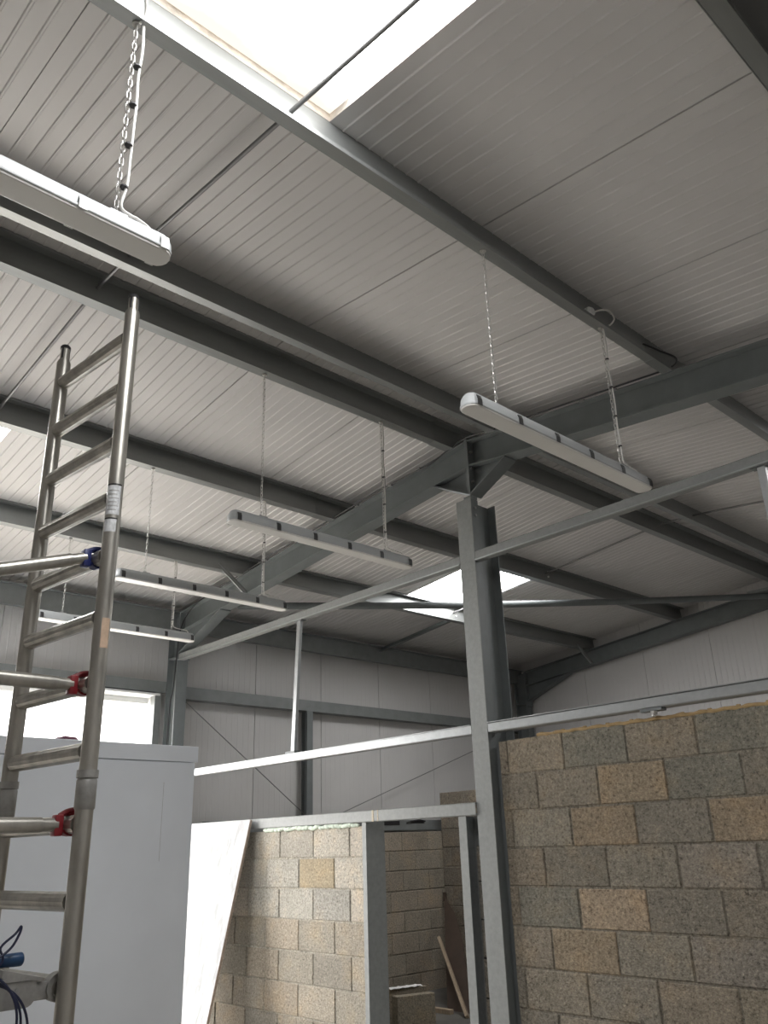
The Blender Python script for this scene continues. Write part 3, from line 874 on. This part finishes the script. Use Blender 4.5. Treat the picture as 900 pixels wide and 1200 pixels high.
# labels on the upright (print too small to read)
def wrap(z0, z1, a0, a1, mat, nm, r=TR + .0006, par=ur):
    mb = MB(); n = 8
    lo = mb.verts([(UR.x + r * math.cos(a0 + (a1 - a0) * k / n), UR.y + r * math.sin(a0 + (a1 - a0) * k / n), z0) for k in range(n + 1)])
    hi = mb.verts([(UR.x + r * math.cos(a0 + (a1 - a0) * k / n), UR.y + r * math.sin(a0 + (a1 - a0) * k / n), z1) for k in range(n + 1)])
    for k in range(n): mb.face([lo[k], lo[k + 1], hi[k + 1], hi[k]])
    return mb.build(nm, mat, par)
va = math.atan2(-UR.y, -UR.x)                # direction from the tube toward the viewer
lab = wrap(1.205, 1.325, va - 1.0, va + .75, M['label'], 'label')
wrap(1.135, 1.185, va - 1.1, va + .5, M['label'], 'label')
for k in range(6):
    wrap(1.222 + k * .016, 1.226 + k * .016, va - .8, va + (.5 if k % 2 else .3), M['alu_dull'], 'print_line', TR + .0011, lab)
wrap(1.327, 1.333, va - 1.1, va + .8, M['black'], 'label_edge', TR + .0011, lab)
wrap(1.186, 1.191, va - 1.1, va + .6, M['black'], 'label_edge', TR + .0011, lab)
wrap(.690, .800, va - .05, va + .95, M['tape'], 'tape_residue')

def hook(br, p, z, mat, flip=1):
    """snap hook gripping a rung: body cup and trigger lever"""
    mb = MB()
    rr = .037
    arc = [(p.x, p.y + rr * math.cos(a), z + rr * math.sin(a)) for a in [math.radians(v) for v in range(-150, 130, 20)]]
    mb2 = MB()
    ax = (UL - UR).normalized()
    n = len(arc)
    for q, w in ((0, 0),):
        outer = [Vector(v) for v in arc]
        inn = [Vector((p.x, p.y + (v[1] - p.y) * .78, z + (v[2] - z) * .78)) for v in arc]
        for i in range(n - 1):
            pr = [outer[i], outer[i + 1], inn[i + 1], inn[i]]
            f0 = mb2.verts([v - ax * .017 for v in pr]); f1 = mb2.verts([v + ax * .017 for v in pr])
            for k in range(4): mb2.face([f0[k], f0[(k + 1) % 4], f1[(k + 1) % 4], f1[k]])
            mb2.face(f0[::-1]); mb2.face(f1)
    mb2.box((p.x - .019, p.y - .058, z - .036), (p.x + .019, p.y - .028, z + .032), .005)
    mb2.build('hook', mat, br, 40)
    mb3 = MB()
    pts = [(p.x, p.y - .038, z + .028), (p.x - .002, p.y - .012, z + .042), (p.x - .004, p.y + .014, z + .047), (p.x - .004, p.y + .040, z + .043)]
    mb3.tube(smoothpath(pts, 4), .010, 8)
    mb3.build('trigger', mat, br)

def brace(dx, z, z2, mat, label):
    k = dx / (UR - UL).length
    p = UR.lerp(UL, k); p = Vector((p.x, p.y, 0))
    a = Vector((p.x, p.y - .045, z)); b = Vector((p.x, p.y + TY + .05, z2))
    br = MB().tube([a, a.lerp(b, .03), a.lerp(b, .031), b], TR * .97, 22, radii=[.0215, .0215, .0248, .0248]).build('brace', M['alu'], sc)
    br['label'] = label
    hook(br, p, z, mat)
    return br
brace(.085, 1.05, .44, M['blue'], 'diagonal brace with blue hook')
brace(.085, .57, .57, M['red'], 'horizontal brace with upper red hook')
brace(.085, .098, .098, M['red'], 'horizontal brace with lower red hook')
# the frame at the other end of the tower, outside the photo
for p in (UR, UL):
    MB().tube([(p.x, p.y + TY, FL + .02), (p.x, p.y + TY, 2.13)], TR, 16).build('upright', M['alu'], sc)
for z in RZ:
    MB().tube([(UR.x - TR, UR.y + TY, z), (UL.x + TR, UL.y + TY, z)], .0238, 12).build('rung', M['alu'], sc)

# platform hooked on the rung below
PZ = -.385
pl = thing('scaffold_platform', (-3.12, .4, PZ), 'dull aluminium platform hooked on the scaffold rung at the bottom left corner', 'platform')
px1, px0 = -2.915, -3.36; py1 = 1.205; py0 = py1 + TY + .16
mb = MB()
R = .03
sec = [(py0, -.045), (py1 - R, -.045)] + [(py1 - R + R * math.sin(a), -.045 + R - R * math.cos(a)) for a in [math.radians(v) for v in (20, 40, 60, 80, 90)]] + [(py1, .028), (py0, .028)]
mb.prism(sec, px1, px1 - .028, lambda y, z, x: Vector((x, y, PZ + z)))
mb.build('side_beam', M['alu_dull'], pl, 30)
mb = MB(); mb.prism(sec, px0, px0 + .028, lambda y, z, x: Vector((x, y, PZ + z))); mb.build('side_beam', M['alu_dull'], pl, 30)
MB().prism([(py0, .030), (py1 - .02, .030), (py1 + .015, .024), (py1 + .015, .029), (py1 - .02, .042), (py0, .042)], px1 + .004, px0 - .004, lambda y, z, x: Vector((x, y, PZ + z))).build('deck', M['alu_dull'], pl, 0)
MB().prism([(py1 - .11, .044), (py1 + .02, .026), (py1 + .02, .032), (py1 - .11, .066)], px1 + .002, px1 - .14, lambda y, z, x: Vector((x, y, PZ + z))).build('deck_flap', M['alu_dull'], pl, 0)
for xx in (px1 - .014, px0 + .014):
    mb = MB(); k = (UR.x - xx) / (UR.x - UL.x); yr = UR.y + (UL.y - UR.y) * k
    mb.tube([(xx - .020, yr, PZ), (xx + .020, yr, PZ)], .043, 22)
    mb.box((xx - .010, py1 - .02, PZ - .03), (xx + .010, yr - .02, PZ + .02), .004)
    mb.build('claw_hook', M['alu_dull'], pl, 40)
MB().tube([(px1 - .004, py1 - .06, PZ + .006), (px1 + .006, py1 - .06, PZ + .006)], .008, 8).build('rivet', M['clip'], pl)
# blue tool handle and cable lying on the platform
tl = thing('hand_tool', (-2.95, 1.05, PZ + .07), 'blue handled tool lying on the scaffold platform', 'tool')
hp = [(-2.94, 1.165, PZ + .089), (-2.94, 1.158, PZ + .089), (-2.94, 1.135, PZ + .089), (-2.945, 1.06, PZ + .088), (-2.95, .99, PZ + .086), (-2.95, .965, PZ + .086)]
MB().tube(smoothpath(hp, 3), .02, 16, radii=[.008, .012, .016, .0195, .020, .020, .020, .019, .0185, .018, .018, .018, .018, .016, .013, .010]).build('handle', M['toolblue'], tl)
MB().tube([(-2.95, .97, PZ + .086), (-2.955, .80, PZ + .060)], .006, 10).build('shaft', M['clip'], tl)
def loop(cx, cy, cz, ry, rz, a0, a1, r=.004, tilt=0.):
    return smoothpath([(cx + tilt * math.sin(a) + .006 * math.sin(3 * a), cy + ry * math.cos(a), cz + rz * math.sin(a)) for a in [a0 + (a1 - a0) * k / 14 for k in range(15)]], 3)
cab = thing('cable_coil', (-2.90, 1.06, PZ), 'dark blue cable hanging in loops over the platform edge at the bottom left', 'cable')
for i, (cy, cz, ry, rz, a0, a1) in enumerate([(1.04, PZ - .12, .140, .155, -1.2, 2.6), (1.03, PZ - .10, .125, .145, -1.4, 2.9), (1.00, PZ - .09, .14, .16, -1.3, 2.8), (1.02, PZ - .20, .115, .12, -2., 2.9)]):
    MB().tube(loop(-2.885 + i * .006, cy, cz, ry, rz, a0, a1), .004, 8).build('cable_loop', M['cableblue'], cab)
MB().tube(smoothpath([(-2.89, 1.02, PZ + .03), (-2.90, 1.085, PZ + .09), (-2.90, 1.075, PZ + .13), (-2.90, 1.115, PZ + .165), (-2.90, 1.130, PZ + .185), (-2.90, 1.128, PZ + .165), (-2.90, 1.105, PZ + .125), (-2.90, 1.06, PZ + .10), (-2.90, 1.0, PZ + .11)], 5), .0038, 8).build('cable_loop', M['cableblue'], cab)

# ------------------------------------------------------------------ white box and leaning board
BX = -5.2
bx = thing('white_cabinet', (BX - .5, 2.0, FL), 'tall plain white boxed cabinet behind the scaffold', 'cabinet')
by1 = .592 * -BX * 1.0; by0 = .9
zt = .1282 * -BX; zl = .1085 * -BX
MB().box((BX, by0, FL + .05), (BX - .95, by1, zl - .003), .004).build('body', M['box'], bx, 0)
MB().box((BX + .012, by0 - .012, zl), (BX - .962, by1 + .016, zt), .004).build('lid', M['box'], bx, 0)
MB().box((BX - .04, by0 + .03, FL), (BX - .91, by1 - .03, FL + .05)).build('plinth', M['black'], bx, 0)
MB().box((BX - .01, by1 - .2265, -.05), (BX + .0006, by1 - .2245, .43)).build('seam', M['housing'], bx, 0)
mb = MB()
bm2 = bmesh.new(); bmesh.ops.create_icosphere(bm2, subdivisions=3, radius=1)
for v in bm2.verts:
    n_ = .75 + .25 * math.sin(v.co.x * 5 + v.co.y * 3) * math.cos(v.co.y * 4.3 + v.co.z * 2)
    v.co = Vector((v.co.x * .06 * n_, v.co.y * .085 * n_, max(-.001, v.co.z) * .035 * n_))
bmesh.ops.translate(bm2, vec=(BX - .07, 2.20, zt + .001), verts=bm2.verts); mb.merge(bm2)
tag(mb.build('work_glove', M['rag']), 'small dark maroon crumpled glove on top of the white cabinet', 'glove')

# board leaning on the door-head rail
bt, bb = Vector((0, FY - .014 - .03, .238)), Vector((0, 3.98, FL))
bd = thing('leaning_board', (-6.98, 4.0, FL), 'bright white board leaning against the left block wall', 'board')
ax = (bt - bb).normalized(); nrm = Vector((0, -ax.z, ax.y)); thk = .022
def bpt(x, s, d): return Vector((x, 0, 0)) + bb + ax * s + nrm * d
Lb = (bt - bb).length
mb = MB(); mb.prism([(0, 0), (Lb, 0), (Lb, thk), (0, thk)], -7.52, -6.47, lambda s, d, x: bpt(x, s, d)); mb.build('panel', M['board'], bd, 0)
mb = MB(); mb.prism([(0, 0), (Lb, 0), (Lb, thk - .001), (0, thk - .001)], -6.47, -6.467, lambda s, d, x: bpt(x, s, d)); mb.build('bare_edge', M['edge'], bd, 0)

# ------------------------------------------------------------------ things seen through the doorway
def cblock(x, y, z, label, rz=0., long=.44):
    mb = MB(); lay = mb.bm.loops.layers.float_color.new('col')
    mb.box((-long / 2, -.05, 0), (long / 2, .05, .215), .004, Matrix.Translation((x, y, z)) @ Matrix.Rotation(rz, 4, 'Z'))
    lay = mb.bm.loops.layers.float_color.get('col') or mb.bm.loops.layers.float_color.new('col')
    c = random.choice([(.30, .265, .21), (.28, .24, .20)])
    for f in mb.bm.faces:
        for l in f.loops: l[lay] = (*c, 1)
    o = mb.build('concrete_block', M['block'], smooth=0)
    return tag(o, label, 'concrete block', 'loose blocks in the doorway')
SX, SY = -5.89, 5.745
cblock(SX, SY, -1.415, 'loose concrete block, upper front one of the stack in the doorway', 1.29, .37)
cblock(SX, SY, -1.63, 'loose concrete block, lower front one of the stack in the doorway', 1.29, .37)
cblock(SX - .33, SY + .19, -1.415, 'loose concrete block under the white paper in the doorway', 1.29)
cblock(SX - .32, SY + .19, -1.63, 'loose concrete block at the bottom of the rear stack in the doorway', 1.29)
mb = MB()
n = 12
g = [[mb.bm.verts.new((SX - .375 + i * .006 + j * .018, SY + .03 + i * .030 - j * .005, -1.415 + .218 + .012 * abs(math.sin(i * 1.1 + j * .7)))) for j in range(6)] for i in range(n)]
for i in range(n - 1):
    for j in range(5): mb.face([g[i][j], g[i + 1][j], g[i + 1][j + 1], g[i][j + 1]])
po = mb.build('crumpled_paper', M['paper'])
sm = po.modifiers.new('thick', 'SOLIDIFY'); sm.thickness = .002
tag(po, 'scrap of white paper on the rear block stack in the doorway', 'paper')
def plank(name, p, q, w, th, mat, label, up=(1, 0, 0), cat='plank'):
    return tag(MB().bar(p, q, w, th, up).build(name, mat, smooth=0), label, cat)

plank('timber_plank', (-7.53, 7.80, -1.02), (-6.50, 7.08, FL + .01), .055, .03, M['wood'], 'pale timber plank leaning in the doorway in front of a brown board')
mb = MB()
poly = [(-7.88, -.61), (-7.56, -.78), (-7.25, -1.02), (-6.95, -1.30), (-6.6, FL), (-6.95, FL), (-7.37, -1.18)]
mb.prism(poly, 0, .018, lambda x, z, d: Vector((x, 8.9 + z + d * .7, z - d * .7 if z > FL else z)))
tag(mb.build('brown_board', M['darkply'], smooth=0), 'dark brown board leaning in the doorway behind a pale plank', 'board')
mb = MB()
mb.tube([(-7.90, 8.33, FL), (-7.94, 8.36, -.66)], .011, 8); mb.tube([(-7.939, 8.36, -.67), (-7.942, 8.362, -.57)], .022, 10)
tag(mb.build('broom_pole', M['darkply']), 'thin dark pole standing in the corner of the doorway view', 'pole')
tag(MB().box((-7.06, 7.10, FL), (-6.76, 7.16, FL + .05), .004, None).build('timber_batten', M['wood'], smooth=0), 'short timber batten on the floor at the bottom of the doorway', 'batten')

# ------------------------------------------------------------------ light: overcast sky, daylight through rooflights and door
w = bpy.data.worlds.new('sky'); bpy.context.scene.world = w; w.use_nodes = True
bg = w.node_tree.nodes['Background']
bg.inputs['Color'].default_value = (1.0, .985, .972, 1); bg.inputs['Strength'].default_value = SKY
def area(name, loc, rot, sx, sy, portal=True, power=10, col=(1, 1, 1)):
    d = bpy.data.lights.new(name, 'AREA'); d.shape = 'RECTANGLE'; d.size = sx; d.size_y = sy; d.energy = power; d.color = col
    o = bpy.data.objects.new(name, d); COL.objects.link(o); o.location = loc; o.rotation_euler = rot
    if portal: d.cycles.is_portal = True
    return o
# the door opening guides the sampling of the sky outside
area('door_daylight', (XW - .12, (DY[0] + DY[1]) / 2, (FL + DH) / 2), (0, -PI / 2, 0), DH - FL, DY[1] - DY[0])

# ------------------------------------------------------------------ camera
cam_d = bpy.data.cameras.new('camera'); cam = bpy.data.objects.new('camera', cam_d); COL.objects.link(cam)
cam_d.sensor_fit = 'VERTICAL'; cam_d.sensor_height = 36; cam_d.sensor_width = 27
cam_d.lens = 976.3 / 1200 * 36
cam_d.clip_start = .05; cam_d.clip_end = 200
cam.rotation_euler = Euler([math.radians(v) for v in (111.812, 1.739, 47.232)], 'XYZ')
scn = bpy.context.scene
scn.camera = cam
scn.view_settings.view_transform = 'Standard'
try: scn.view_settings.look = 'None'
except Exception: pass
scn.view_settings.exposure = 1.03; scn.view_settings.gamma = 1; scn.view_settings.use_curve_mapping = False
scn.cycles.max_bounces = 10; scn.cycles.diffuse_bounces = 7; scn.cycles.glossy_bounces = 4
scn.cycles.use_denoising = True
scn.cycles.sample_clamp_indirect = 6
